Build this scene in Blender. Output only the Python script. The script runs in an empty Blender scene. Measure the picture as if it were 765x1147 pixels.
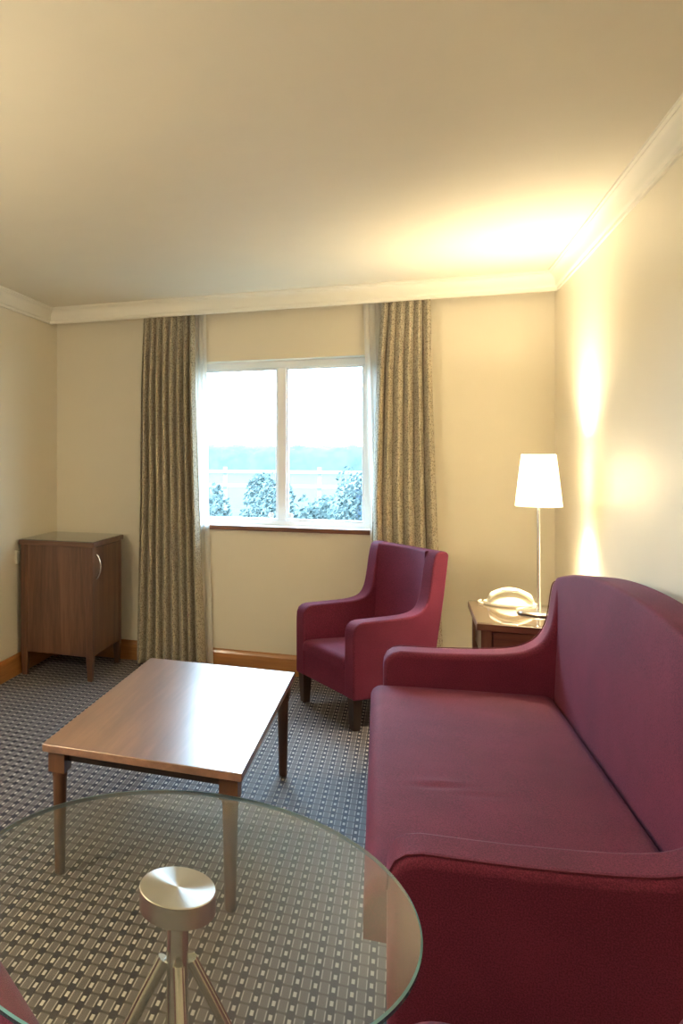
import bpy, bmesh, math, random
from mathutils import Vector, Matrix, noise
random.seed(7)
PI=math.pi
sc=bpy.context.scene
FILL_GLOW=84.  # strength of the added fill globe
COL=sc.collection

# ---------------------------------------------------------------- helpers
def link(o,parent=None):
    COL.objects.link(o)
    if parent is not None: o.parent=parent
    return o
def mesh_obj(name,bm,mats,parent=None,smooth=True,bevel=0,seg=3,angle=40,loc=None,rotz=0,subsurf=0):
    me=bpy.data.meshes.new(name); bm.normal_update(); bm.to_mesh(me); bm.free()
    for m in (mats if isinstance(mats,(list,tuple)) else [mats]): me.materials.append(m)
    o=bpy.data.objects.new(name,me); link(o,parent)
    if loc is not None: o.location=loc
    o.rotation_euler[2]=rotz
    if smooth:
        for p in me.polygons: p.use_smooth=True
        sharp_by_angle(me,math.radians(angle) if not bevel else PI)
    if bevel:
        b=o.modifiers.new('bevel','BEVEL'); b.width=bevel; b.segments=seg
        b.limit_method='ANGLE'; b.angle_limit=math.radians(angle); b.harden_normals=True
    if subsurf:
        s=o.modifiers.new('sub','SUBSURF'); s.levels=subsurf; s.render_levels=subsurf
    return o
def sharp_by_angle(me,a):
    b=bmesh.new(); b.from_mesh(me)
    for e in b.edges:
        if len(e.link_faces)==2 and e.calc_face_angle(0)>a: e.smooth=False
    b.to_mesh(me); b.free()
def box(bm,x0,x1,y0,y1,z0,z1):
    r=bmesh.ops.create_cube(bm,size=1)
    for v in r['verts']:
        v.co=Vector(((x0+x1)/2+v.co.x*(x1-x0),(y0+y1)/2+v.co.y*(y1-y0),(z0+z1)/2+v.co.z*(z1-z0)))
    return r['verts']
def taper_box(bm,c0,c1,s0,s1):
    """post from centre c0 (half size s0) to c1 (half size s1)"""
    vs=[]
    for c,s in ((c0,s0),(c1,s1)):
        vs.append([bm.verts.new((c[0]+dx*s,c[1]+dy*s,c[2])) for dx,dy in ((-1,-1),(1,-1),(1,1),(-1,1))])
    a,b=vs
    bm.faces.new(a[::-1]); bm.faces.new(b)
    for i in range(4): bm.faces.new((a[i],a[(i+1)%4],b[(i+1)%4],b[i]))
def lathe(bm,prof,n=48,c=(0,0),caps=True):
    rings=[]
    for r,z in prof:
        rings.append([bm.verts.new((c[0]+r*math.cos(2*PI*i/n),c[1]+r*math.sin(2*PI*i/n),z)) for i in range(n)])
    for a,b in zip(rings,rings[1:]):
        for i in range(n): bm.faces.new((a[i],a[(i+1)%n],b[(i+1)%n],b[i]))
    if caps:
        bm.faces.new(rings[0][::-1]); bm.faces.new(rings[-1])
    return rings
def tube(bm,pts,r,n=10,caps=True):
    pts=[Vector(p) for p in pts]; rings=[]; up=None
    for i,p in enumerate(pts):
        d=(pts[min(i+1,len(pts)-1)]-pts[max(i-1,0)]).normalized()
        if up is None: up=Vector((0,0,1)) if abs(d.z)<.9 else Vector((1,0,0))
        s=d.cross(up).normalized(); up=s.cross(d).normalized()
        rr=r[i] if isinstance(r,(list,tuple)) else r
        rings.append([bm.verts.new(p+rr*(math.cos(2*PI*k/n)*s+math.sin(2*PI*k/n)*up)) for k in range(n)])
    for a,b in zip(rings,rings[1:]):
        for k in range(n): bm.faces.new((a[k],a[(k+1)%n],b[(k+1)%n],b[k]))
    if caps: bm.faces.new(rings[0][::-1]); bm.faces.new(rings[-1])
def prism(bm,outline,y0,y1):
    """outline in (x,z), extruded along y"""
    a=[bm.verts.new((x,y0,z)) for x,z in outline]; b=[bm.verts.new((x,y1,z)) for x,z in outline]
    n=len(a)
    bm.faces.new(a); bm.faces.new(b[::-1])
    for i in range(n): bm.faces.new((a[i],b[i],b[(i+1)%n],a[(i+1)%n]))
    bmesh.ops.recalc_face_normals(bm,faces=bm.faces)
def smooth_path(pts,sub=4):
    """Catmull-Rom through open 2D points"""
    out=[]; P=[Vector(p) for p in pts]
    for i in range(len(P)-1):
        p0=P[max(i-1,0)];p1=P[i];p2=P[i+1];p3=P[min(i+2,len(P)-1)]
        for k in range(sub):
            t=k/sub
            out.append(tuple(.5*((2*p1)+(-p0+p2)*t+(2*p0-5*p1+4*p2-p3)*t*t+(-p0+3*p1-3*p2+p3)*t**3)))
    out.append(tuple(P[-1])); return out
def extr_x(bm,prof,x0,x1):
    """profile in (y,z) extruded along x"""
    a=[bm.verts.new((x0,y,z)) for y,z in prof]; b=[bm.verts.new((x1,y,z)) for y,z in prof]; n=len(a)
    bm.faces.new(a); bm.faces.new(b[::-1])
    for i in range(n): bm.faces.new((a[i],b[i],b[(i+1)%n],a[(i+1)%n]))
    bmesh.ops.recalc_face_normals(bm,faces=bm.faces)
def tag(o,label,cat,group=None,kind=None):
    o['label']=label; o['category']=cat
    if group: o['group']=group
    if kind: o['kind']=kind
    return o
def thing(name,loc,rotz=0,label='',cat='',group=None):
    o=bpy.data.objects.new(name,None); o.empty_display_size=.1; link(o)
    o.location=loc; o.rotation_euler[2]=rotz
    return tag(o,label,cat,group)
def struct(name,bm,m,**k):
    o=mesh_obj(name,bm,m,**k); o['kind']='structure'; return o

# ---------------------------------------------------------------- materials
class NT:
    def __init__(s,name):
        s.m=bpy.data.materials.new(name); s.m.use_nodes=True; s.t=s.m.node_tree; s.t.nodes.clear()
        s.out=s.n('ShaderNodeOutputMaterial')
    def n(s,t,**k):
        nd=s.t.nodes.new(t)
        for a,b in k.items(): setattr(nd,a,b)
        return nd
    def l(s,a,b): s.t.links.new(a,b)
    def setv(s,sock,v):
        if isinstance(v,bpy.types.NodeSocket): s.l(v,sock)
        else: sock.default_value=v
    def math(s,op,a,b=0.0,c=None):
        m=s.n('ShaderNodeMath',operation=op); s.setv(m.inputs[0],a); s.setv(m.inputs[1],b)
        if c is not None: s.setv(m.inputs[2],c)
        return m.outputs[0]
    def smooth(s,v,lo,hi):
        m=s.n('ShaderNodeMapRange',interpolation_type='SMOOTHSTEP'); s.setv(m.inputs[0],v)
        m.inputs[1].default_value=lo; m.inputs[2].default_value=hi; return m.outputs[0]
    def mix(s,f,a,b):
        m=s.n('ShaderNodeMix',data_type='RGBA'); s.setv(m.inputs[0],f)
        s.setv(m.inputs[6],a if isinstance(a,bpy.types.NodeSocket) else (*a,1)); s.setv(m.inputs[7],b if isinstance(b,bpy.types.NodeSocket) else (*b,1)); return m.outputs[2]
    def coords(s,scale=(1,1,1),rot=(0,0,0),kind='Object'):
        t=s.n('ShaderNodeTexCoord'); mp=s.n('ShaderNodeMapping'); mp.inputs['Scale'].default_value=scale; mp.inputs['Rotation'].default_value=rot
        s.l(t.outputs[kind],mp.inputs[0]); return mp.outputs[0]
    def noise(s,vec,scale,detail=3,rough=.5,dist=0):
        n=s.n('ShaderNodeTexNoise'); s.l(vec,n.inputs['Vector']); n.inputs['Scale'].default_value=scale
        n.inputs['Detail'].default_value=detail; n.inputs['Roughness'].default_value=rough; n.inputs['Distortion'].default_value=dist; return n.outputs[0]
    def ramp(s,f,stops):
        r=s.n('ShaderNodeValToRGB'); s.l(f,r.inputs[0]); e=r.color_ramp.elements
        while len(e)<len(stops): e.new(.5)
        for el,(p,c) in zip(e,stops): el.position=p; el.color=(*c,1)
        return r.outputs[0]
    def bump(s,h,strength,dist=.01):
        b=s.n('ShaderNodeBump'); s.l(h,b.inputs['Height']); b.inputs['Strength'].default_value=strength; b.inputs['Distance'].default_value=dist; return b.outputs[0]
    def pbr(s,color,rough=.5,**k):
        p=s.n('ShaderNodeBsdfPrincipled'); s.setv(p.inputs['Base Color'],color if isinstance(color,bpy.types.NodeSocket) else (*color,1))
        s.setv(p.inputs['Roughness'],rough)
        for a,b in k.items():
            key=a.replace('_',' ')
            if key in p.inputs: s.setv(p.inputs[key],b)
            else: print('no input',key)
        s.l(p.outputs[0],s.out.inputs[0]); s.p=p; return p

def m_plain(name,c,rough=.5,var=.04,bump=.0,bscale=200,**k):
    t=NT(name); v=t.coords()
    n=t.noise(v,6,3)
    col=t.mix(n,[x*(1-var) for x in c],[min(1,x*(1+var)) for x in c])
    t.pbr(col,rough,**k)
    if bump: t.l(t.bump(t.noise(v,bscale,2),bump,.002),t.p.inputs['Normal'])
    return t.m
def m_wood(name,stops,axis='Z',rough=.35,coat=0.,coat_rough=.15,scale=1.,coat_ior=1.5):
    t=NT(name); s={'X':(.07,1,1),'Y':(1,.07,1),'Z':(1,1,.07)}[axis]
    v=t.coords(tuple(a*scale for a in s))
    n1=t.noise(v,14,5,.6,1.2); n2=t.noise(v,90,3,.6,.3)
    big=t.noise(t.coords(tuple(a*scale*.35 for a in s)),14,3,.5,2.0)
    f=t.math('ADD',t.math('MULTIPLY',n1,.5),t.math('MULTIPLY',n2,.22)); f=t.math('ADD',f,t.math('MULTIPLY',big,.28))
    col=t.ramp(f,[(.32,stops[0]),(.5,stops[1]),(.68,stops[2])])
    t.pbr(col,rough,Coat_Weight=coat,Coat_Roughness=coat_rough,Coat_IOR=coat_ior)
    t.l(t.bump(n2,.08,.001),t.p.inputs['Normal'])
    return t.m
def m_fabric(name,c,c2,sheen=.3,tint=(.8,.6,1)):
    t=NT(name); v=t.coords()
    n=t.noise(v,300,3,.8); n2=t.noise(v,5,3)
    f=t.math('ADD',t.math('MULTIPLY',n,.8),t.math('MULTIPLY',n2,.2))
    col=t.mix(t.smooth(f,.40,.60),c,c2)
    t.pbr(col,.75,Sheen_Weight=sheen,Sheen_Roughness=.35,Sheen_Tint=(*tint,1),Specular_IOR_Level=.15)
    t.l(t.bump(n,.25,.002),t.p.inputs['Normal'])
    return t.m

M={}
M['wall']=m_plain('wall_paint',(.77,.67,.49),.22,.02,.015,300,Specular_IOR_Level=.5)
def wallpaper():
    t=NT('satin_wall_vinyl'); v=t.coords(); n=t.noise(v,6,3)
    t.pbr(t.mix(n,(.77,.70,.55),(.79,.72,.57)),.42,Specular_IOR_Level=.35,Anisotropic=.8,Anisotropic_Rotation=.25)
    tg=t.n('ShaderNodeTangent',direction_type='RADIAL',axis='Z'); t.l(tg.outputs[0],t.p.inputs['Tangent'])
    return t.m
M['wall']=wallpaper()
M['ceil']=m_plain('ceiling_paint',(.82,.755,.61),.6,.02)
M['trim']=m_plain('coving_paint',(.88,.84,.72),.45,.01)
M['upvc']=m_plain('white_window_frame',(.86,.86,.86),.3,.01)
M['skirt']=m_wood('honey_wood',[(.24,.09,.02),(.40,.17,.045),(.50,.24,.075)],'X',.35,.3)
M['skirty']=m_wood('honey_wood_side',[(.24,.09,.02),(.40,.17,.045),(.50,.24,.075)],'Y',.35,.3)
WAL=[(.050,.019,.009),(.12,.050,.024),(.20,.092,.046)]
M['cab']=m_wood('walnut_vertical',WAL,'Z',.38,.25,.2)
M['cabh']=m_wood('walnut_horizontal',WAL,'X',.38,.25,.2)
M['top']=m_wood('polished_table_wood',[(.13,.055,.030),(.26,.12,.068),(.40,.21,.125)],'Y',.3,1.,.30,1.,2.5)
M['legw']=m_wood('table_leg_wood',[(.05,.020,.010),(.10,.042,.020),(.16,.07,.035)],'Z',.4,.3)
M['dark']=m_wood('dark_leg_wood',[(.018,.009,.005),(.035,.016,.009),(.06,.028,.015)],'Z',.45,.2)
M['plum']=m_fabric('plum_upholstery',(.092,.012,.029),(.172,.025,.054),.12)
M['plum_dark']=m_fabric('plum_piping',(.10,.012,.025),(.14,.02,.035),.3)
M['chrome']=m_plain('satin_chrome',(.72,.70,.66),.22,.02,Metallic=1.)
M['white_pl']=m_plain('cream_plastic',(.70,.65,.52),.3,.02)
M['dark_pl']=m_plain('grey_keys',(.25,.24,.22),.4,.02)
M['sill']=m_wood('sill_wood',[(.10,.035,.015),(.18,.065,.03),(.24,.10,.05)],'X',.35,.3)

def carpet():
    t=NT('woven_block_carpet'); v=t.coords()
    sp=t.n('ShaderNodeSeparateXYZ'); t.l(v,sp.inputs[0])
    X=t.math('DIVIDE',sp.outputs[0],.0458); Y=t.math('DIVIDE',sp.outputs[1],.0530)
    fx=t.math('FRACT',X); fy=t.math('FRACT',Y)
    ax=t.math('ABSOLUTE',t.math('SUBTRACT',fx,.5)); ay=t.math('ABSOLUTE',t.math('SUBTRACT',fy,.5))
    w=.03
    inb=t.math('MULTIPLY',t.smooth(ax,.275+w,.275-w),t.smooth(ay,.425+w,.425-w))
    side=t.math('MULTIPLY',t.math('MULTIPLY',t.smooth(ax,.19,.23),t.smooth(ax,.27+w,.27-w)),t.smooth(ay,.37+w,.37-w))
    dx=t.math('SUBTRACT',.5,ax)
    dot=t.math('MULTIPLY',t.smooth(dx,.095+w,.095-w),t.smooth(ay,.19+w,.19-w))
    gap=t.math('MULTIPLY',t.smooth(ax,.27+w,.27-w),t.smooth(ay,.425-w,.425+w))
    th=t.math('ABSOLUTE',t.math('SINE',t.math('MULTIPLY',fx,44.)))
    n=t.noise(v,700,2,.7); n2=t.noise(v,3,2)
    dark=t.mix(n,(.009,.008,.020),(.026,.022,.040))
    gapc=t.mix(th,(.020,.016,.024),(.09,.062,.066))
    block=t.mix(n,(.095,.085,.095),(.175,.155,.158))
    light=t.mix(n,(.46,.43,.40),(.70,.66,.60))
    c=t.mix(gap,dark,gapc); c=t.mix(inb,c,block); c=t.mix(t.math('MULTIPLY',side,.75),c,light); c=t.mix(dot,c,light)
    t.pbr(c,.62,Specular_IOR_Level=.55)
    hh=t.math('ADD',t.math('MULTIPLY',t.math('ADD',inb,dot),.5),t.math('MULTIPLY',n,.5))
    t.l(t.bump(hh,.35,.003),t.p.inputs['Normal'])
    return t.m
M['carpet']=carpet()
def curtain_mat():
    t=NT('mottled_curtain_fabric'); v=t.coords((1,1,.8))
    vo=t.n('ShaderNodeTexVoronoi',feature='F1'); vo.inputs['Scale'].default_value=120; t.l(v,vo.inputs['Vector'])
    n=t.noise(v,110,3,.6,1.5)
    f=t.math('ADD',t.math('MULTIPLY',vo.outputs[0],.7),t.math('MULTIPLY',n,.6))
    c=t.ramp(f,[(.36,(.12,.10,.07)),(.52,(.28,.24,.175)),(.68,(.47,.41,.30))])
    t.pbr(c,.7,Specular_IOR_Level=.2,Sheen_Weight=.2)
    t.l(t.bump(f,.2,.002),t.p.inputs['Normal']); return t.m
M['curtain']=curtain_mat()
def sheer():
    t=NT('white_sheer_voile'); v=t.coords()
    d=t.n('ShaderNodeBsdfDiffuse'); d.inputs[0].default_value=(.9,.88,.82,1)
    tl=t.n('ShaderNodeBsdfTranslucent'); tl.inputs[0].default_value=(.9,.88,.84,1)
    tr=t.n('ShaderNodeBsdfTransparent')
    a=t.n('ShaderNodeMixShader'); a.inputs[0].default_value=.5; t.l(d.outputs[0],a.inputs[1]); t.l(tl.outputs[0],a.inputs[2])
    b=t.n('ShaderNodeMixShader'); t.l(t.math('MULTIPLY',t.noise(v,400,1),.3),b.inputs[0])
    b.inputs[0].default_value=.15
    t.l(a.outputs[0],b.inputs[1]); t.l(tr.outputs[0],b.inputs[2]); t.l(b.outputs[0],t.out.inputs[0]); return t.m
M['sheer']=sheer()
def glass(name,tint,ior=1.5,rough=0.,boost=1.):
    t=NT(name); tr=t.n('ShaderNodeBsdfTransparent'); tr.inputs[0].default_value=(*tint,1)
    g=t.n('ShaderNodeBsdfGlossy'); g.inputs['Roughness'].default_value=rough
    fr=t.n('ShaderNodeFresnel'); fr.inputs[0].default_value=ior
    v=t.coords(); n=t.noise(v,2,1)
    geo=t.n('ShaderNodeNewGeometry')   # reflect at the outer surface only: no internal reflection in a thin sheet
    f=t.math('MULTIPLY',fr.outputs[0],t.math('ADD',boost-.01,t.math('MULTIPLY',n,.02)))
    f=t.math('MINIMUM',t.math('MULTIPLY',f,t.math('SUBTRACT',1.0,geo.outputs['Backfacing'])),1.0)
    mx=t.n('ShaderNodeMixShader'); t.l(f,mx.inputs[0]); t.l(tr.outputs[0],mx.inputs[1]); t.l(g.outputs[0],mx.inputs[2])
    t.l(mx.outputs[0],t.out.inputs[0]); return t.m
M['pane']=glass('window_glass',(.97,.99,.99),1.45)
M['glasstop']=glass('table_glass',(.93,.955,.92),1.52,0.,2.0)
M['sheet']=glass('thin_cover_glass',(.93,.97,.94),1.6,0.,1.5)
def rim():
    t=NT('glass_rim'); v=t.coords(); n=t.noise(v,3,1)
    p=t.pbr(t.mix(n,(.008,.075,.15),(.012,.10,.18)),.06,Specular_IOR_Level=.8)
    tr=t.n('ShaderNodeBsdfTransparent'); tr.inputs[0].default_value=(.75,.92,.95,1)
    mx=t.n('ShaderNodeMixShader'); mx.inputs[0].default_value=.15; t.l(p.outputs[0],mx.inputs[1]); t.l(tr.outputs[0],mx.inputs[2]); t.l(mx.outputs[0],t.out.inputs[0]); return t.m
M['gedge']=rim()
M['gbevel']=m_plain('glass_bevel_glint',(.20,.46,.56),.08,.02,Specular_IOR_Level=.8)  # edge highlight put into the colour: light scattered in the glass, as pale blue
def brushed():
    t=NT('brushed_steel_disc')
    tg=t.n('ShaderNodeTangent',direction_type='RADIAL',axis='Z')
    t.pbr((.80,.80,.76),.26,Metallic=1.,Anisotropic=.97); t.l(tg.outputs[0],t.p.inputs['Tangent']); return t.m
M['brushed']=brushed()
def shade_mat():
    t=NT('white_lamp_shade_fabric'); v=t.coords(); n=t.noise(v,300,2)
    c=t.mix(n,(.88,.86,.80),(.95,.93,.88))
    d=t.n('ShaderNodeBsdfDiffuse'); tl=t.n('ShaderNodeBsdfTranslucent'); t.l(c,d.inputs[0]); t.l(c,tl.inputs[0])
    a=t.n('ShaderNodeMixShader'); a.inputs[0].default_value=.45; t.l(d.outputs[0],a.inputs[1]); t.l(tl.outputs[0],a.inputs[2])
    t.l(a.outputs[0],t.out.inputs[0]); return t.m
M['shade']=shade_mat()
def emit(name,c,s):
    t=NT(name); e=t.n('ShaderNodeEmission'); e.inputs[0].default_value=(*c,1); e.inputs[1].default_value=s
    t.l(e.outputs[0],t.out.inputs[0]); return t.m

# ---------------------------------------------------------------- the room
XL,XR,YB,YN,ZC=-2.32,.765,4.967,-1.9,2.40
T=.12
OX0,OX1,OZ0,OZ1=-1.32,-.215,.93,2.0      # window opening
b=bmesh.new(); box(b,XL-T,XR+T,YN-T,YB+.3,-.12,0); struct('floor',b,M['carpet'],smooth=False)
b=bmesh.new(); box(b,XL-T,XR+T,YN-T,YB+.3,ZC,ZC+T); struct('ceiling',b,M['ceil'],smooth=False)
b=bmesh.new(); box(b,XL-T,XL,YN,YB,0,ZC); struct('wall_left',b,M['wall'],smooth=False)
b=bmesh.new(); box(b,XR,XR+T,YN,YB,0,ZC); struct('wall_right',b,M['wall'],smooth=False)
b=bmesh.new(); box(b,XL-T,XR+T,YN-T,YN,0,ZC); struct('wall_near',b,M['wall'],smooth=False)
b=bmesh.new(); w0,w1=YB,YB+.26
box(b,XL-T,OX0,w0,w1,0,ZC); box(b,OX1,XR+T,w0,w1,0,ZC)
box(b,OX0,OX1,w0,w1,0,OZ0); box(b,OX0,OX1,w0,w1,OZ1,ZC)
struct('wall_far',b,M['wall'],smooth=False)
# skirting boards
sk=[(0,0),(.016,0),(.016,.105),(.012,.118),(.006,.128),(0,.13)]
b=bmesh.new(); extr_x(b,[(YB-p,z) for p,z in sk],XL,XR); struct('baseboard_far',b,M['skirt'],smooth=False)
def extr_y(bm,prof,y0,y1):
    a=[bm.verts.new((x,y0,z)) for x,z in prof]; c=[bm.verts.new((x,y1,z)) for x,z in prof]; n=len(a)
    bm.faces.new(a); bm.faces.new(c[::-1])
    for i in range(n): bm.faces.new((a[i],c[i],c[(i+1)%n],a[(i+1)%n]))
    bmesh.ops.recalc_face_normals(bm,faces=bm.faces)
b=bmesh.new(); extr_y(b,[(XL+p,z) for p,z in sk],YN,YB-.016); struct('baseboard_left',b,M['skirty'],smooth=False)
b=bmesh.new(); extr_y(b,[(XR-p,z) for p,z in sk],YN,YB-.016); struct('baseboard_right',b,M['skirty'],smooth=False)
# coving: stepped cove profile (projection, drop)
cv=[(0,0),(.058,0),(.058,.010),(.050,.014)]
for i in range(7):
    a=i/6*PI/2; cv.append((.050-.030*math.sin(a)*1.0,.018+.060*(1-math.cos(a))))
cv+=[(.018,.084),(.010,.088),(.010,.103),(0,.103)]
YP=4.845
b=bmesh.new(); extr_y(b,[(XL+p,ZC-d) for p,d in cv],YN,YP); struct('trim_1',b,M['trim'],angle=50)
b=bmesh.new(); extr_y(b,[(XR-p,ZC-d) for p,d in cv],YN,YP); struct('trim_2',b,M['trim'],angle=50)
b=bmesh.new(); extr_x(b,[(YP-p,ZC-d) for p,d in cv],XL,XR); struct('trim_3',b,M['trim'],angle=50)
b=bmesh.new(); box(b,XL,XR,YP,YP+.018,ZC-.105,ZC); struct('trim_4',b,M['trim'],smooth=False)

# window: frame, mullion, sashes, panes
WY=YB+.10
b=bmesh.new()
box(b,OX0,OX1,WY,WY+.06,OZ1-.045,OZ1); box(b,OX0,OX1,WY,WY+.06,OZ0,OZ0+.035)
box(b,OX0,OX0+.045,WY,WY+.06,OZ0+.035,OZ1-.045); box(b,OX1-.045,OX1,WY,WY+.06,OZ0+.035,OZ1-.045)
MX=-.765
box(b,MX-.028,MX+.028,WY-.006,WY+.06,OZ0+.035,OZ1-.045)
win=struct('window_1',b,M['upvc'],bevel=.004,seg=2)
for x0,x1 in ((OX0+.045,MX-.028),(MX+.028,OX1-.045)):
    b=bmesh.new(); z0,z1=OZ0+.035,OZ1-.045; t_=.012
    box(b,x0,x1,WY+.008,WY+.05,z1-t_,z1); box(b,x0,x1,WY+.008,WY+.05,z0,z0+t_)
    box(b,x0,x0+t_,WY+.008,WY+.05,z0+t_,z1-t_); box(b,x1-t_,x1,WY+.008,WY+.05,z0+t_,z1-t_)
    s=mesh_obj('window_sash',b,M['upvc'],win,bevel=.003,seg=2)
    b=bmesh.new(); box(b,x0+t_,x1-t_,WY+.026,WY+.030,z0+t_,z1-t_); mesh_obj('window_pane',b,M['pane'],s,smooth=False)
for x in (MX-.068,MX+.055):
    b=bmesh.new(); lathe(b,[(.004,0),(.017,.001),(.019,.008),(.012,.016),(.003,.018)],20)
    for v in b.verts: v.co=Vector((x+v.co.x,WY-v.co.z+.006,OZ0+.07+v.co.y))
    mesh_obj('window_catch',b,M['upvc'],win)
b=bmesh.new(); box(b,OX0-.0,OX1+.0,YB-.012,WY,OZ0-.001,OZ0+.004); struct('trim_5',b,M['upvc'],smooth=False)
b=bmesh.new(); box(b,OX0-.01,OX1+.01,YB-.022,YB,OZ0-.024,OZ0+.004); struct('trim_6',b,M['sill'],bevel=.004)

# ---------------------------------------------------------------- curtains
def curtain(name,mat,yc,amp,edges,folds,seed,label,cat,group,z0,z1,thick=.003,bulge=.022,bgain=.75):
    """edges: list of (z, xleft, xright) top to bottom"""
    rnd=random.Random(seed); ph=[rnd.uniform(-.5,.5) for _ in range(folds+2)]; am=[rnd.uniform(.6,1.15) for _ in range(folds+2)]
    NX,NZ=folds*24,46; b=bmesh.new(); g=[]
    def ed(z):
        E=edges
        if z>=E[0][0]: return E[0][1:]
        for p,q in zip(E,E[1:]):
            if z>=q[0]:
                t=(p[0]-z)/(p[0]-q[0]); return (p[1]+(q[1]-p[1])*t,p[2]+(q[2]-p[2])*t)
        return E[-1][1:]
    for j in range(NZ+1):
        z=z1+(z0-z1)*j/NZ; xl,xr=ed(z); row=[]
        top=min(1,(z1-z)/.12)
        for i in range(NX+1):
            s=i/NX; k=s*folds; ki=min(int(k),folds)
            a=am[ki]*(1-(k-ki))+am[ki+1]*(k-ki); p=ph[ki]*(1-(k-ki))+ph[ki+1]*(k-ki)
            th=2*PI*k+p+.35*math.sin(z*1.3+seed+ki*.7)
            bul=min(1,max(0,(2.30-z)/.5)) if bulge else 0
            y=yc-bulge*bul+amp*(1+bgain*bul)*a*(.45+.55*top)*(2*abs(math.sin(th/2))**.45-1)*-1
            x=xl+(xr-xl)*s+.15*amp*math.sin(th)*top*(1 if 0<i<NX else 0)
            row.append(b.verts.new((x,y,z)))
        g.append(row)
    for r,q in zip(g,g[1:]):
        for i in range(NX): b.faces.new((r[i],q[i],q[i+1],r[i+1]))
    o=mesh_obj(name,b,mat,angle=180)
    if thick:
        m=o.modifiers.new('s','SOLIDIFY'); m.thickness=thick
    tag(o,label,cat,group); return o
curtain('curtain',M['curtain'],4.893,.026,[(2.37,-1.645,-1.295),(1.9,-1.655,-1.287),(1.1,-1.66,-1.262),(.02,-1.69,-1.222)],8,3,
        'long mottled taupe pleated curtain hanging left of the window','curtain','curtains at the window',.012,2.375)
curtain('curtain',M['curtain'],4.893,.026,[(2.37,-.147,.118),(1.9,-.18,.125),(1.1,-.205,.15),(.02,-.20,.195)],6,11,
        'long mottled taupe pleated curtain hanging right of the window behind the armchair','curtain','curtains at the window',.012,2.375,.003,.004,.3)
curtain('sheer_curtain',M['sheer'],4.938,.008,[(2.37,-1.40,-1.235),(1.1,-1.40,-1.215),(.02,-1.40,-1.185)],6,5,
        'narrow white sheer voile drawn back beside the left curtain','curtain','sheers at the window',.012,2.375,0,0,0)
curtain('sheer_curtain',M['sheer'],4.938,.008,[(2.37,-.262,-.06),(1.9,-.245,-.06),(1.1,-.222,-.06),(.02,-.20,-.05)],6,6,
        'narrow white sheer voile drawn back beside the right curtain','curtain','sheers at the window',.012,2.375,0,0,0)
b=bmesh.new(); box(b,-1.75,.25,4.885,4.90,2.377,2.40); box(b,-1.75,.25,4.932,4.944,2.377,2.40)
tag(mesh_obj('curtain_track',b,M['upvc'],smooth=False),'white double curtain track tucked behind the coving above the window','curtain track')

# ---------------------------------------------------------------- minibar cabinet in the left corner
cab=thing('cabinet',(-2.045,4.62,0),0,'walnut minibar cabinet with a glass topped lid in the left corner','cabinet')
w,d=.245,.255; H0,H1=.15,.825
b=bmesh.new(); box(b,-w+.004,w-.02,-d+.006,d,H0,H1); mesh_obj('body',b,M['cab'],cab,bevel=.002)
for sx in(-1,1):
    for sy in(-1,1):
        b=bmesh.new(); cx,cy=sx*(w-.022),sy*(d-.022)
        box(b,cx-.022,cx+.022,cy-.022,cy+.022,.145,H1-.001)
        taper_box(b,(cx+sx*.0,cy,0),(cx,cy,.145),.015,.022)
        mesh_obj('leg',b,M['cab'],cab,bevel=.002)
b=bmesh.new(); box(b,w-.02,w-.001,-d+.046,d-.046,H0+.004,H1-.006); dr=mesh_obj('door',b,M['cab'],cab,bevel=.002)
b=bmesh.new(); pts=[]
for i in range(13):
    t_=i/12; pts.append((w+.001+.026*math.sin(PI*t_)**.7,-d+.066,.70+(t_-.5)*.145))
tube(b,pts,.0055,10); mesh_obj('handle',b,M['chrome'],dr)
b=bmesh.new(); box(b,-w-.012,w+.012,-d-.012,d+.010,H1,H1+.030); mesh_obj('top_panel',b,M['cabh'],cab,bevel=.004)
b=bmesh.new(); box(b,-w-.008,w+.008,-d-.008,d+.006,H1+.0302,H1+.035); mesh_obj('glass_sheet',b,M['sheet'],cab,bevel=.001)

# socket on left wall
so=thing('wall_socket',(XL,4.42,.745),0,'small cream double socket plate low on the left wall beside the cabinet','socket')
b=bmesh.new(); box(b,0,.010,-.075,.075,-.043,.043); pl=mesh_obj('plate',b,M['white_pl'],so,bevel=.003)
for yy in(-.035,.035):
    b=bmesh.new(); box(b,.010,.0135,yy-.009,yy+.009,.012,.030); mesh_obj('rocker_switch',b,M['white_pl'],so,bevel=.001)

# ---------------------------------------------------------------- coffee table
ct=thing('coffee_table',(-.7985,2.882,0),0,'low rectangular polished brown coffee table on turned legs in front of the armchair','table')
hx,hy,zt=.3325,.578,.44
b=bmesh.new(); box(b,-hx,hx,-hy,hy,zt-.026,zt); mesh_obj('tabletop',b,M['top'],ct,bevel=.003)
b=bmesh.new(); ax_,ay_=hx-.045,hy-.045
box(b,-ax_,ax_,-ay_,-ay_+.02,zt-.062,zt-.0262); box(b,-ax_,ax_,ay_-.02,ay_,zt-.062,zt-.0262)
box(b,-ax_,-ax_+.02,-ay_+.02,ay_-.02,zt-.062,zt-.0262); box(b,ax_-.02,ax_,-ay_+.02,ay_-.02,zt-.062,zt-.0262)
mesh_obj('apron',b,M['dark'],ct,smooth=False)
for sx in(-1,1):
    for sy in(-1,1):
        cx,cy=sx*(hx-.045),sy*(hy-.045)
        b=bmesh.new(); box(b,cx-.029,cx+.029,cy-.029,cy+.029,zt-.095,zt-.0262)
        lathe(b,[(.0155,0),(.0175,.004),(.018,.02),(.0205,.15),(.023,.28),(.0245,zt-.115),(.027,zt-.107),(.024,zt-.095)],28,(cx,cy))
        mesh_obj('leg',b,M['legw'],ct,angle=35)

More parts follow.
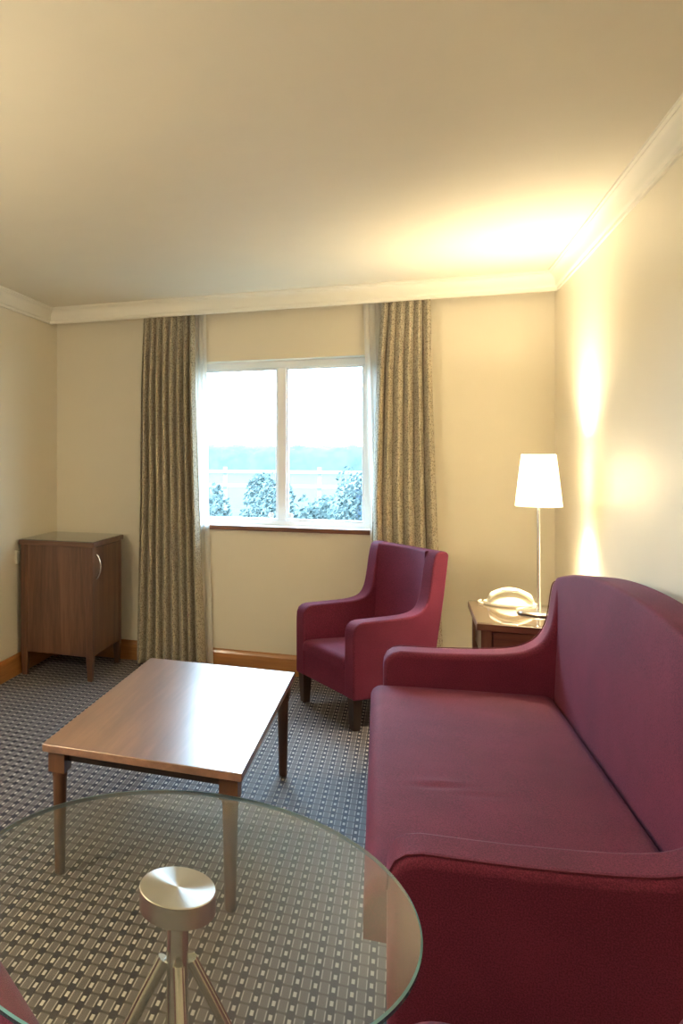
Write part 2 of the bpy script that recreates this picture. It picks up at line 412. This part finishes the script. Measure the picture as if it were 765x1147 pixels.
# ---------------------------------------------------------------- upholstered seats
def side_panel(parent,outline,y0,y1,bev=.022):
    b=bmesh.new(); prism(b,outline,y0,y1); return mesh_obj('armrest',b,M['plum'],parent,bevel=bev,seg=4,angle=45)
def piping(parent,outline,y,r=.002):
    b=bmesh.new(); tube(b,[(x,y,z) for x,z in outline],r,6); return mesh_obj('piping',b,M['plum_dark'],parent)
def cushion(name,parent,x0,x1,y0,y1,zb,zf,zk,r=.035,crown=.012,nx=30,ny=44,wr=False):
    """rounded seat cushion; zf top height at the front, zk at the back"""
    b=bmesh.new(); g=[]
    def prof(s,e):   # 0..1 -> inset drop near edge
        return 0 if s>e else 1-math.sqrt(max(0,1-((e-s)/e)**2))
    xs=[];n=nx
    xs=[x0+(x1-x0)*((1-math.cos(PI*i/n))/2) for i in range(n+1)]; ys=[y0+(y1-y0)*((1-math.cos(PI*j/ny))/2) for j in range(ny+1)]
    for x in xs:
        row=[]
        for y in ys:
            u=(x-x0)/(x1-x0); v=(y-y0)/(y1-y0)
            dx=min(x-x0,x1-x); dy=min(y-y0,y1-y)
            z=zf+(zk-zf)*u+crown*math.sin(PI*u)**.5*math.sin(PI*v)**.5
            z-=r*prof(dx/r,1)+r*.7*prof(dy/r,1)
            if wr:
                for wy,wx,l,a in ((-.245,.20,.09,.006),(-.285,.30,.10,.002)):
                    q=math.exp(-((x-wx)/l)**2*2)*math.exp(-((y-wy-.10*(x-wx)*0-(x-wx)*.12)/.012)**2); z-=a*q
                    q=math.exp(-((x-wx)/l)**2*2)*math.exp(-((y-wy-.026-(x-wx)*.12)/.02)**2); z+=.5*a*q
            row.append(b.verts.new((x,y,z)))
        g.append(row)
    for p,q in zip(g,g[1:]):
        for j in range(len(ys)-1): b.faces.new((p[j],q[j],q[j+1],p[j+1]))
    bd=[g[0][j] for j in range(len(ys))]+[g[i][-1] for i in range(1,len(xs))]+[g[-1][j] for j in range(len(ys)-2,-1,-1)]+[g[i][0] for i in range(len(xs)-2,0,-1)]
    lo=[]; 
    for v in bd: lo.append(b.verts.new((v.co.x,v.co.y,zb)))
    nb=len(bd)
    for i in range(nb): b.faces.new((bd[i],bd[(i+1)%nb],lo[(i+1)%nb],lo[i]))
    b.faces.new(lo[::-1]); bmesh.ops.recalc_face_normals(b,faces=b.faces)
    return mesh_obj(name,b,M['plum'],parent,angle=70)

sofa=thing('sofa',(-.125,2.69,0),math.radians(1.9),'plum red upholstered sofa with high arched back standing against the right wall','sofa')
arc=[(.05,.14),(.05,.47),(.053,.505),(.066,.533),(.088,.550),(.12,.557)]
up=smooth_path([(.12,.557),(.30,.562),(.48,.575),(.56,.588),(.61,.607),(.65,.638),(.679,.69),(.693,.75),(.702,.82),(.712,.865),(.735,.880)],3)
out=arc+up[1:]+[(.78,.882),(.825,.876),(.838,.86),(.838,.14)]
Ls=.95; ta=.13
for s in(-1,1):
    y0,y1=(s*Ls,s*(Ls-ta)); a=side_panel(sofa,out,min(y0,y1),max(y0,y1),.026)
    piping(a,(arc+up[1:])[1:-2],s*(Ls-.012))
# back as a loft with arched top
b=bmesh.new(); g=[]; NY=48
for j in range(NY+1):
    y=-(Ls-.006)+2*(Ls-.006)*j/NY; zt_=.884+.108*(1-abs(y/Ls)**2.0)
    e=min(1,(Ls-.006-abs(y))/.03); zt_-=.016*(1-math.sqrt(max(0,1-(1-e)**2)))
    xf=lambda z:.690+.022*(z-.3)/.58
    sec=[(xf(.2),.2),(xf(.4),.4),(xf(.6),.6),(xf(.75),.75),(xf(.8),zt_-.05)]
    r=.015
    for i in range(7):
        t_=i/6*PI/2; sec.append((.716+r-r*math.cos(t_),zt_-r+r*math.sin(t_)))
    for i in range(7):
        t_=PI/2-i/6*PI/2; sec.append((.835-r+r*math.cos(t_),zt_-.004-r+r*math.sin(t_)))
    sec+=[(.835,.6),(.835,.2)]
    g.append([b.verts.new((x,y,z)) for x,z in sec])
for p,q in zip(g,g[1:]):
    for i in range(len(p)): b.faces.new((p[i],p[(i+1)%len(p)],q[(i+1)%len(p)],q[i]))
b.faces.new(g[0][::-1]); b.faces.new(g[-1]); bmesh.ops.recalc_face_normals(b,faces=b.faces)
mesh_obj('backrest',b,M['plum'],sofa,angle=60)
cushion('seat_cushion',sofa,0,.695,-.822,.822,.285,.415,.435,r=.045,wr=True,nx=70,ny=150)
b=bmesh.new(); box(b,.055,.83,-.825,.825,.14,.284); mesh_obj('base',b,M['plum'],sofa,bevel=.008)
for sx in(.10,.78):
    for sy in(-.87,.87):
        b=bmesh.new(); taper_box(b,(sx,sy,0),(sx,sy,.1405),.020,.028); mesh_obj('leg',b,M['dark'],sofa,bevel=.002)

ch=thing('armchair',(-.428,4.268,0),math.radians(37.8),'plum red tub armchair with high winged back standing before the right curtain','armchair')
arc=[(0,.16),(0,.47),(.003,.505),(.014,.530),(.034,.545),(.06,.551)]
up=smooth_path([(.06,.551),(.18,.555),(.30,.560),(.37,.570),(.415,.592),(.442,.635),(.458,.70),(.474,.80),(.490,.865),(.507,.884),(.53,.890)],3)
out=arc+up[1:]+[(.56,.889),(.574,.872),(.545,.66),(.50,.40),(.478,.16)]
Wc=.28; ta=.085
for s in(-1,1):
    y0,y1=(s*Wc,s*(Wc-ta)); a=side_panel(ch,out,min(y0,y1),max(y0,y1),.020)
b=bmesh.new(); g=[]; NY=24; hw=Wc-ta+.004
for j in range(NY+1):
    v=-1+2*j/NY; y=v*hw
    f=lambda z,v=v:(.452+.036*(z-.35)/.53)+.030*(1-v*v)
    sec=[(f(.3),.3),(f(.45),.45),(f(.6),.6),(f(.75),.75),(f(.84),.85)]
    k=lambda z:.478+.022*(z-.16)/.24 if z<.4 else .50+.074*(z-.4)/.472
    for i in range(5):
        t_=i/4*PI/2; sec.append((f(.86)+.012-.012*math.cos(t_),.874+.012*math.sin(t_)))
    sec+=[(k(.872)-.008,.886),(k(.872)-.003,.87),(k(.6)-.003,.6),(k(.4)-.003,.4),(k(.3)-.003,.3)]
    g.append([b.verts.new((x,y,z)) for x,z in sec])
for p,q in zip(g,g[1:]):
    for i in range(len(p)): b.faces.new((p[i],p[(i+1)%len(p)],q[(i+1)%len(p)],q[i]))
b.faces.new(g[0][::-1]); b.faces.new(g[-1]); bmesh.ops.recalc_face_normals(b,faces=b.faces)
mesh_obj('backrest',b,M['plum'],ch,angle=50)
cushion('seat_cushion',ch,-.004,.47,-hw,hw,.298,.362,.355,r=.026,crown=.008,nx=24,ny=24)
b=bmesh.new(); box(b,.006,.474,-hw-.002,hw+.002,.16,.297); mesh_obj('base',b,M['plum'],ch,bevel=.008)
for sx in(.035,.44):
    for sy in(-.238,.238):
        b=bmesh.new(); taper_box(b,(sx,sy,0),(sx,sy,.1605),.019,.027); mesh_obj('leg',b,M['dark'],ch,bevel=.002)

# ---------------------------------------------------------------- dining chairs (only a seat corner of each reaches the frame)
def dining_chair(loc,rz,label):
    t=thing('dining_chair',loc,rz,label,'chair','plum dining chairs at the glass table')
    # seat: rounded square
    b=bmesh.new(); ring=[]; S=.215; rr=.085; n=8
    for qx,qy,a0 in((1,1,0),(-1,1,90),(-1,-1,180),(1,-1,270)):
        for i in range(n+1):
            a=math.radians(a0+90*i/n); ring.append((qx*(S-rr)+rr*math.cos(a),qy*(S-rr)+rr*math.sin(a)))
    levels=[(.97,.385),(1,.395),(1,.425),(.985,.442),(.95,.454),(.86,.460),(.5,.464)]
    R=[[b.verts.new((x*s,y*s,z)) for x,y in ring] for s,z in levels]
    for p,q in zip(R,R[1:]):
        for i in range(len(p)): b.faces.new((p[i],p[(i+1)%len(p)],q[(i+1)%len(p)],q[i]))
    b.faces.new(R[0][::-1]); b.faces.new(R[-1])
    mesh_obj('seat',b,M['plum'],t,angle=60)
    b=bmesh.new(); g=[]
    for j in range(13):
        v=-1+j/6; row=[]
        for k,(dx,z) in enumerate([(0,.40),(0,.6),(-.015,.76),(-.022,.795),(-.04,.80),(-.056,.79),(-.055,.74),(-.04,.6),(-.04,.40)]):
            row.append(b.verts.new((-.185+.05*v*v*.6+dx,v*.20,z)))
        g.append(row)
    for p,q in zip(g,g[1:]):
        for i in range(len(p)): b.faces.new((p[i],p[(i+1)%len(p)],q[(i+1)%len(p)],q[i]))
    b.faces.new(g[0][::-1]); b.faces.new(g[-1]); bmesh.ops.recalc_face_normals(b,faces=b.faces)
    mesh_obj('backrest',b,M['plum'],t,angle=60)
    for sx in(-1,1):
        for sy in(-1,1):
            b=bmesh.new(); taper_box(b,(sx*.17,sy*.17,0),(sx*.155,sy*.155,.386),.014,.021); mesh_obj('leg',b,M['dark'],t,bevel=.002)
dining_chair((-.805,1.083,0),math.radians(50),'plum dining chair at the bottom left corner, tucked under the glass table')
dining_chair((.126,1.158,0),math.radians(156),'plum dining chair at the bottom edge, between glass table and sofa arm')

# ---------------------------------------------------------------- round glass table
gx,gy=-.3226,1.1162; R=.340; zt=.75
ga=math.radians(21.3)
gt=thing('glass_table',(gx,gy,0),ga,'round glass topped table on a brushed steel pedestal in the foreground','table')
b=bmesh.new(); n=160; pr=[(R-.001,zt-.009),(R,zt-.008),(R,zt-.0025),(R-.0025,zt)]
rings=lathe(b,pr,n)
for f in b.faces: f.material_index=0 if len(f.verts)>4 else (2 if f.calc_center_median().z>zt-.002 else 1)
mesh_obj('glass_top',b,[M['glasstop'],M['gedge'],M['gbevel']],gt,angle=30)
b=bmesh.new(); lathe(b,[(.050,zt-.031),(.0555,zt-.031),(.057,zt-.0295),(.057,zt+.0005),(.056,zt+.002)],96)
mesh_obj('mounting_disc',b,M['brushed'],gt,angle=30)
b=bmesh.new(); lathe(b,[(.0165,.30),(.0165,zt-.0311)],40); mesh_obj('pole',b,M['chrome'],gt,angle=30)
for k in range(4):
    a=-PI/2+k*PI/2; c,s=math.cos(a),math.sin(a)
    b=bmesh.new(); P=[]
    for r_,z_ in((.020,.645),(.025,.635),(.05,.588),(.12,.45),(.21,.27),(.30,.09),(.338,.02)): P.append((r_*c,r_*s,z_))
    tube(b,P,.0098,16); lg=mesh_obj('leg',b,M['chrome'],gt,angle=40)
    b=bmesh.new(); lathe(b,[(.014,0),(.016,.002),(.016,.012),(.011,.022)],20,(.338*c,.338*s)); mesh_obj('foot_pad',b,M['dark_pl'],lg,angle=40)

# ---------------------------------------------------------------- side table, lamp, telephone
st=thing('side_table',(.517,4.055,0),0,'walnut lamp table with drawer and glass top between sofa and armchair','side table')
hx,hy,zt=.2375,.279,.655
b=bmesh.new(); box(b,-hx,hx,-hy,hy,zt-.036,zt-.006); mesh_obj('top_panel',b,M['cabh'],st,bevel=.003)
b=bmesh.new(); box(b,-hx+.002,hx-.002,-hy+.002,hy-.002,zt-.0058,zt); mesh_obj('glass_sheet',b,M['sheet'],st,bevel=.001)
b=bmesh.new(); box(b,-hx+.03,hx-.03,-hy+.035,hy-.02,zt-.19,zt-.0362); mesh_obj('body',b,M['cabh'],st,bevel=.002)
b=bmesh.new(); box(b,-hx+.066,hx-.066,-hy+.026,-hy+.034,zt-.18,zt-.045); dw=mesh_obj('drawer',b,M['cabh'],st,bevel=.002)
b=bmesh.new(); tube(b,[(-.045,-hy+.026,zt-.115),(-.04,-hy+.012,zt-.115),(0,-hy+.004,zt-.115),(.04,-hy+.012,zt-.115),(.045,-hy+.026,zt-.115)],.005); mesh_obj('handle',b,M['chrome'],dw)
for sx in(-1,1):
    for sy in(-1,1):
        b=bmesh.new(); cx,cy=sx*(hx-.04),sy*(hy-.04); box(b,cx-.022,cx+.022,cy-.022,cy+.022,.18,zt-.0362); taper_box(b,(cx,cy,0),(cx,cy,.18),.015,.022)
        mesh_obj('leg',b,M['cab'],st,bevel=.002)
b=bmesh.new(); box(b,-hx+.04,hx-.04,-hy+.04,hy-.04,.17,.188); mesh_obj('shelf',b,M['cabh'],st,smooth=False)

LX,LY,LZ=.5633,4.088,.655
lp=thing('table_lamp',(LX,LY,LZ),0,'lit lamp with white tapered shade and slim chrome stem beside the telephone','lamp')
b=bmesh.new(); lathe(b,[(.085,0),(.091,.003),(.092,.009),(.087,.014),(.06,.018),(.02,.021),(.008,.024)],64); mesh_obj('base',b,M['chrome'],lp,angle=40)
b=bmesh.new(); lathe(b,[(.0105,.022),(.0075,.05),(.0065,.2),(.0065,.585)],20); mesh_obj('stem',b,M['chrome'],lp,angle=40)
zb=1.4-59*3.604/866-LZ+0; ztp=1.4-1*3.604/866-LZ   # shade bottom / top from the horizon
b=bmesh.new(); r0,r1=.098,.071; lathe(b,[(r0,zb),(r1,ztp),(r1-.002,ztp),(r0-.002,zb)],72,caps=False)
rings=[v for v in b.verts]
for i in range(72): b.faces.new((rings[i],rings[216+i],rings[216+(i+1)%72],rings[(i+1)%72]))
mesh_obj('lamp_shade',b,M['shade'],lp,angle=60)
b=bmesh.new(); lathe(b,[(.012,.56),(.015,.575),(.015,.605),(.010,.612)],20); mesh_obj('bulb_holder',b,M['white_pl'],lp,angle=40)

ph=thing('telephone',(.462,4.258,.655),0,'cream corded desk telephone behind the lamp base on the side table','telephone')
b=bmesh.new(); g=[]      # low plate with a raised lip, domed body on top
lathe(b,[(.95,0),(1,.004),(1,.012),(.985,.016),(.93,.014)],48)
for v in b.verts: v.co=Vector((v.co.x*.118,v.co.y*.070,v.co.z))
mesh_obj('phone_base',b,M['white_pl'],ph,angle=50)
b=bmesh.new(); lathe(b,[(math.cos(a*PI/20)*1.0+.001,.013+.056*math.sin(a*PI/20)) for a in range(11)],48)
for v in b.verts:
    v.co=Vector((v.co.x*.106+.003,v.co.y*.060,v.co.z+(v.co.y*.010 if v.co.z>.02 else 0)))
mesh_obj('phone_body',b,M['white_pl'],ph,angle=50)
b=bmesh.new(); g=[]
for i in range(33):
    t_=i/32; x=-.098+.196*t_; q=math.sin(PI*t_); zc=.034+.047*q**.75; hw_=.021+.006*(1-q)**2; hh=.011+.008*(1-q)**2
    e=(1 if 1<i<31 else (.8 if i in(1,31) else .35))
    g.append([b.verts.new((x,-.030+hw_*e*math.cos(2*PI*k/20),zc+hh*e*math.sin(2*PI*k/20))) for k in range(20)])
for p,q in zip(g,g[1:]):
    for k in range(20): b.faces.new((p[k],p[(k+1)%20],q[(k+1)%20],q[k]))
b.faces.new(g[0]); b.faces.new(g[-1][::-1]); bmesh.ops.recalc_face_normals(b,faces=b.faces)
hs=mesh_obj('handset',b,M['white_pl'],ph,angle=60)
b=bmesh.new(); box(b,-.044,.036,-.0515,-.046,.075,.081); mesh_obj('grip_slot',b,M['dark_pl'],hs,bevel=.001)
for iy in range(3):
    for ix in range(4):
        b=bmesh.new(); x=-.03+ix*.02; y=.0+iy*.016; box(b,x-.006,x+.006,y-.005,y+.005,.045,.060); mesh_obj('key',b,M['dark_pl'],ph,bevel=.001)
b=bmesh.new(); P=[]
for i in range(240):
    t_=i/239; cx=-.10+.03*math.sin(t_*3)-.01; cy=-.03-.085*math.sin(PI*t_*.5)
    cx=-.122-.018*math.sin(PI*t_); cy=-.045+.09*t_
    a=t_*2*PI*22; P.append((cx,cy+.005*math.cos(a),.0075+.005*math.sin(a)))
tube(b,P,.0016,6); mesh_obj('cord',b,M['white_pl'],ph)

# ---------------------------------------------------------------- added warm fill light, a glowing globe unseen left of the frame
PX,PY,PZ=-2.08,1.0,1.60
cl=thing('fill_light',(PX,PY,0),0,'added fill light, a glowing globe on a stand by the left wall, unseen beyond the left edge of the frame','lamp')
b=bmesh.new(); lathe(b,[(.13,0),(.135,.004),(.13,.014),(.02,.022),(.012,.03)],48); mesh_obj('base',b,M['chrome'],cl,angle=40)
b=bmesh.new(); lathe(b,[(.011,.028),(.009,.1),(.009,PZ-.111)],16); mesh_obj('stem',b,M['chrome'],cl,angle=40)
b=bmesh.new(); lathe(b,[(max(.004,.11*math.sin(PI*i/24)),PZ-.11*math.cos(PI*i/24)) for i in range(25)],48); mesh_obj('globe',b,emit('fill_glow',(1,.87,.64),FILL_GLOW),cl,angle=60)

# ---------------------------------------------------------------- outside
def out_mat(name,a,c,scale=8):
    t=NT(name); v=t.coords(); n=t.noise(v,scale,4,.7); t.pbr(t.mix(t.smooth(n,.3,.7),a,c),.9,Specular_IOR_Level=.1); return t.m
M['grass']=out_mat('frosted_grass',(.030,.046,.043),(.05,.066,.062),2)
M['wood_far']=out_mat('hazed_bare_trees',(.041,.058,.063),(.060,.078,.079),.6)  # haze of distance put into the tree colour as a blue cast
M['leaf']=out_mat('shrub_leaves',(.05,.07,.066),(.08,.105,.10),6)
M['rail']=out_mat('pale_rail',(.16,.17,.17),(.2,.21,.21),6)
M['stem']=out_mat('grey_bark',(.07,.075,.07),(.11,.115,.11),6)
M['shed']=out_mat('dark_shed',(.03,.05,.07),(.05,.07,.09),6)
GZ=-1.0
b=bmesh.new(); box(b,-90,60,YB+.5,160,GZ-.3,GZ); o=struct('ground',b,M['grass'],smooth=False)
# distant wooded ridge: bumpy continuous crowns
b=bmesh.new(); g=[]; NXr=300
for j in range(9):
    t_=j/8; row=[]
    for i in range(NXr+1):
        x=-110+170*i/NXr; y=92+t_*12
        h=3.2+.45*noise.noise(Vector((x*.05,3.1,0)))+.5*noise.noise(Vector((x*.35,1,t_*3)))+.35*noise.noise(Vector((x*1.3,5,t_*9)))
        z=GZ+h*math.sin(PI/2*min(1,t_*2.2+.0)) if t_>0 else GZ
        row.append(b.verts.new((x,y+.8*noise.noise(Vector((x*.8,t_*5,2))),z)))
    g.append(row)
for p,q in zip(g,g[1:]):
    for i in range(NXr): b.faces.new((p[i],p[i+1],q[i+1],q[i]))
tag(mesh_obj('distant_woodland',b,M['wood_far'],smooth=True),'band of distant woodland along the horizon outside, coloured hazy blue','woodland',kind='stuff')
# fence
fn=thing('fence',(-4.5,20,GZ),0,'pale post and rail fence crossing the view outside','fence')
for z in(.95+.62,.95+.98):
    b=bmesh.new(); box(b,-8,8,-.03,.03,z-.045,z+.045); mesh_obj('rail',b,M['rail'],fn,smooth=False)
for i in range(7):
    b=bmesh.new(); x=-7.2+i*2.4; box(b,x-.05,x+.05,.031,.13,0,2.05); mesh_obj('post',b,M['rail'],fn,smooth=False)
def shrub(x,y,r,h,label,n=4200):
    t=thing('shrub',(x,y,GZ),0,label,'shrub','shrubs below the window')
    rnd=random.Random(int(x*100)); b=bmesh.new()
    for i in range(n):
        a=rnd.uniform(0,2*PI); u=rnd.uniform(.05,1); s=(rnd.random()**.4)*(.45+.55*math.sin(PI*min(1,u*.75+.2)))
        k=1+.25*noise.noise(Vector((math.cos(a)*1.5,math.sin(a)*1.5,u*3+x)))
        c=Vector((r*s*k*math.cos(a),r*s*k*math.sin(a),h*u*k)); 
        q=Vector((rnd.gauss(0,1),rnd.gauss(0,1),rnd.gauss(0,1))).normalized(); p=q.orthogonal().normalized(); w=q.cross(p)
        l=rnd.uniform(.025,.05)
        b.faces.new([b.verts.new(c+p*l),b.verts.new(c+w*l*.5),b.verts.new(c-p*l),b.verts.new(c-w*l*.5)])
    mesh_obj('foliage',b,M['leaf'],t,smooth=False)
    b=bmesh.new()
    for i in range(7):
        a=i*.9; tube(b,[(0.03*math.cos(a),.03*math.sin(a),0),(r*.25*math.cos(a),r*.25*math.sin(a),h*.4),(r*.5*math.cos(a),r*.5*math.sin(a),h*.8)],[.02,.014,.006],6)
    mesh_obj('stems',b,M['stem'],t)
lab=['leafy shrub outside at the left edge of the left pane','leafy shrub outside low in the middle of the left pane','dense leafy shrub outside just left of the mullion',
     'leafy shrub outside just right of the mullion','rounded leafy shrub outside in the middle of the right pane','small leafy shrub outside at the right edge of the right pane']
for (x,y,r,h),l in zip([(-3.75,13.6,.5,1.5),(-2.75,11.2,.62,1.72),(-2.2,13.6,.62,1.85),(-1.3,11.2,.55,1.65),(-.75,13.6,.62,1.9),(.02,11.2,.42,1.35)],lab): shrub(x,y,r,h,l)
def bare_tree(x,y,h,label,seed):
    t=thing('bare_tree',(x,y,GZ),0,label,'tree','bare saplings outside'); rnd=random.Random(seed)
    b=bmesh.new(); tube(b,[(0,0,0),(.03,0,h*.5),(.0,.02,h)],[.05,.035,.01],8); mesh_obj('trunk',b,M['stem'],t)
    b=bmesh.new()
    for i in range(26):
        z=h*rnd.uniform(.3,.95); a=rnd.uniform(0,2*PI); l=rnd.uniform(.3,.8)*(1.15-z/h)
        d=Vector((math.cos(a),math.sin(a),1.)); tube(b,[Vector((0.02,0,z)),Vector((0,0,z))+d*l*.5,Vector((0,0,z))+d*l+Vector((0,0,l*.4))],[.012,.008,.003],5)
    mesh_obj('branches',b,M['stem'],t)
bare_tree(-5.0,16,2.6,'thin bare sapling outside seen through the left pane',2)
bare_tree(-.35,15,2.4,'thin bare sapling outside at the right of the right pane',5)
# low outbuilding behind the fence on the right
hb=thing('outbuilding',(-.2,27,GZ),0,'low dark outbuilding outside at the right edge of the view','building')
b=bmesh.new(); box(b,-1.4,1.6,-1,1,0,1.35); mesh_obj('wall',b,M['shed'],hb,smooth=False)
b=bmesh.new(); extr_x(b,[(-1.2,1.35),(1.2,1.35),(0,1.75)],-1.6,1.8); mesh_obj('roof',b,M['rail'],hb,smooth=False)

# ---------------------------------------------------------------- light
wd=bpy.data.worlds.new('sky'); sc.world=wd; wd.use_nodes=True
bg=wd.node_tree.nodes['Background']; bg.inputs[0].default_value=(.52,.76,1,1); bg.inputs[1].default_value=11.5
def light(name,kind,loc,energy,color,**k):
    l=bpy.data.lights.new(name,kind); l.energy=energy; l.color=color
    for a,v in k.items(): setattr(l,a,v)
    o=bpy.data.objects.new(name,l); link(o); o.location=loc; return o
p=light('window_portal','AREA',((OX0+OX1)/2,YB+.27,(OZ0+OZ1)/2),1,(1,1,1),shape='RECTANGLE',size=OX1-OX0,size_y=OZ1-OZ0)
p.rotation_euler=(-PI/2,0,0); p.data.cycles.is_portal=True
light('bulb','POINT',(LX,LY,LZ+(zb+ztp)/2+.02),60,(1,.84,.57),shadow_soft_size=.06)

# ---------------------------------------------------------------- camera
cam=bpy.data.cameras.new('camera'); co=bpy.data.objects.new('camera',cam); link(co)
co.location=(0,0,1.4); co.rotation_euler=(PI/2,0,math.radians(21.32))
cam.sensor_fit='HORIZONTAL'; cam.sensor_width=36; cam.lens=866/765*36
cam.shift_x=(382.5-120)/765; cam.shift_y=-(573.5-508)/765; cam.clip_start=.02; cam.clip_end=500
sc.camera=co
vs=sc.view_settings; vs.view_transform='Standard'; vs.look='None'; vs.gamma=1; vs.use_curve_mapping=False; vs.exposure=1.1
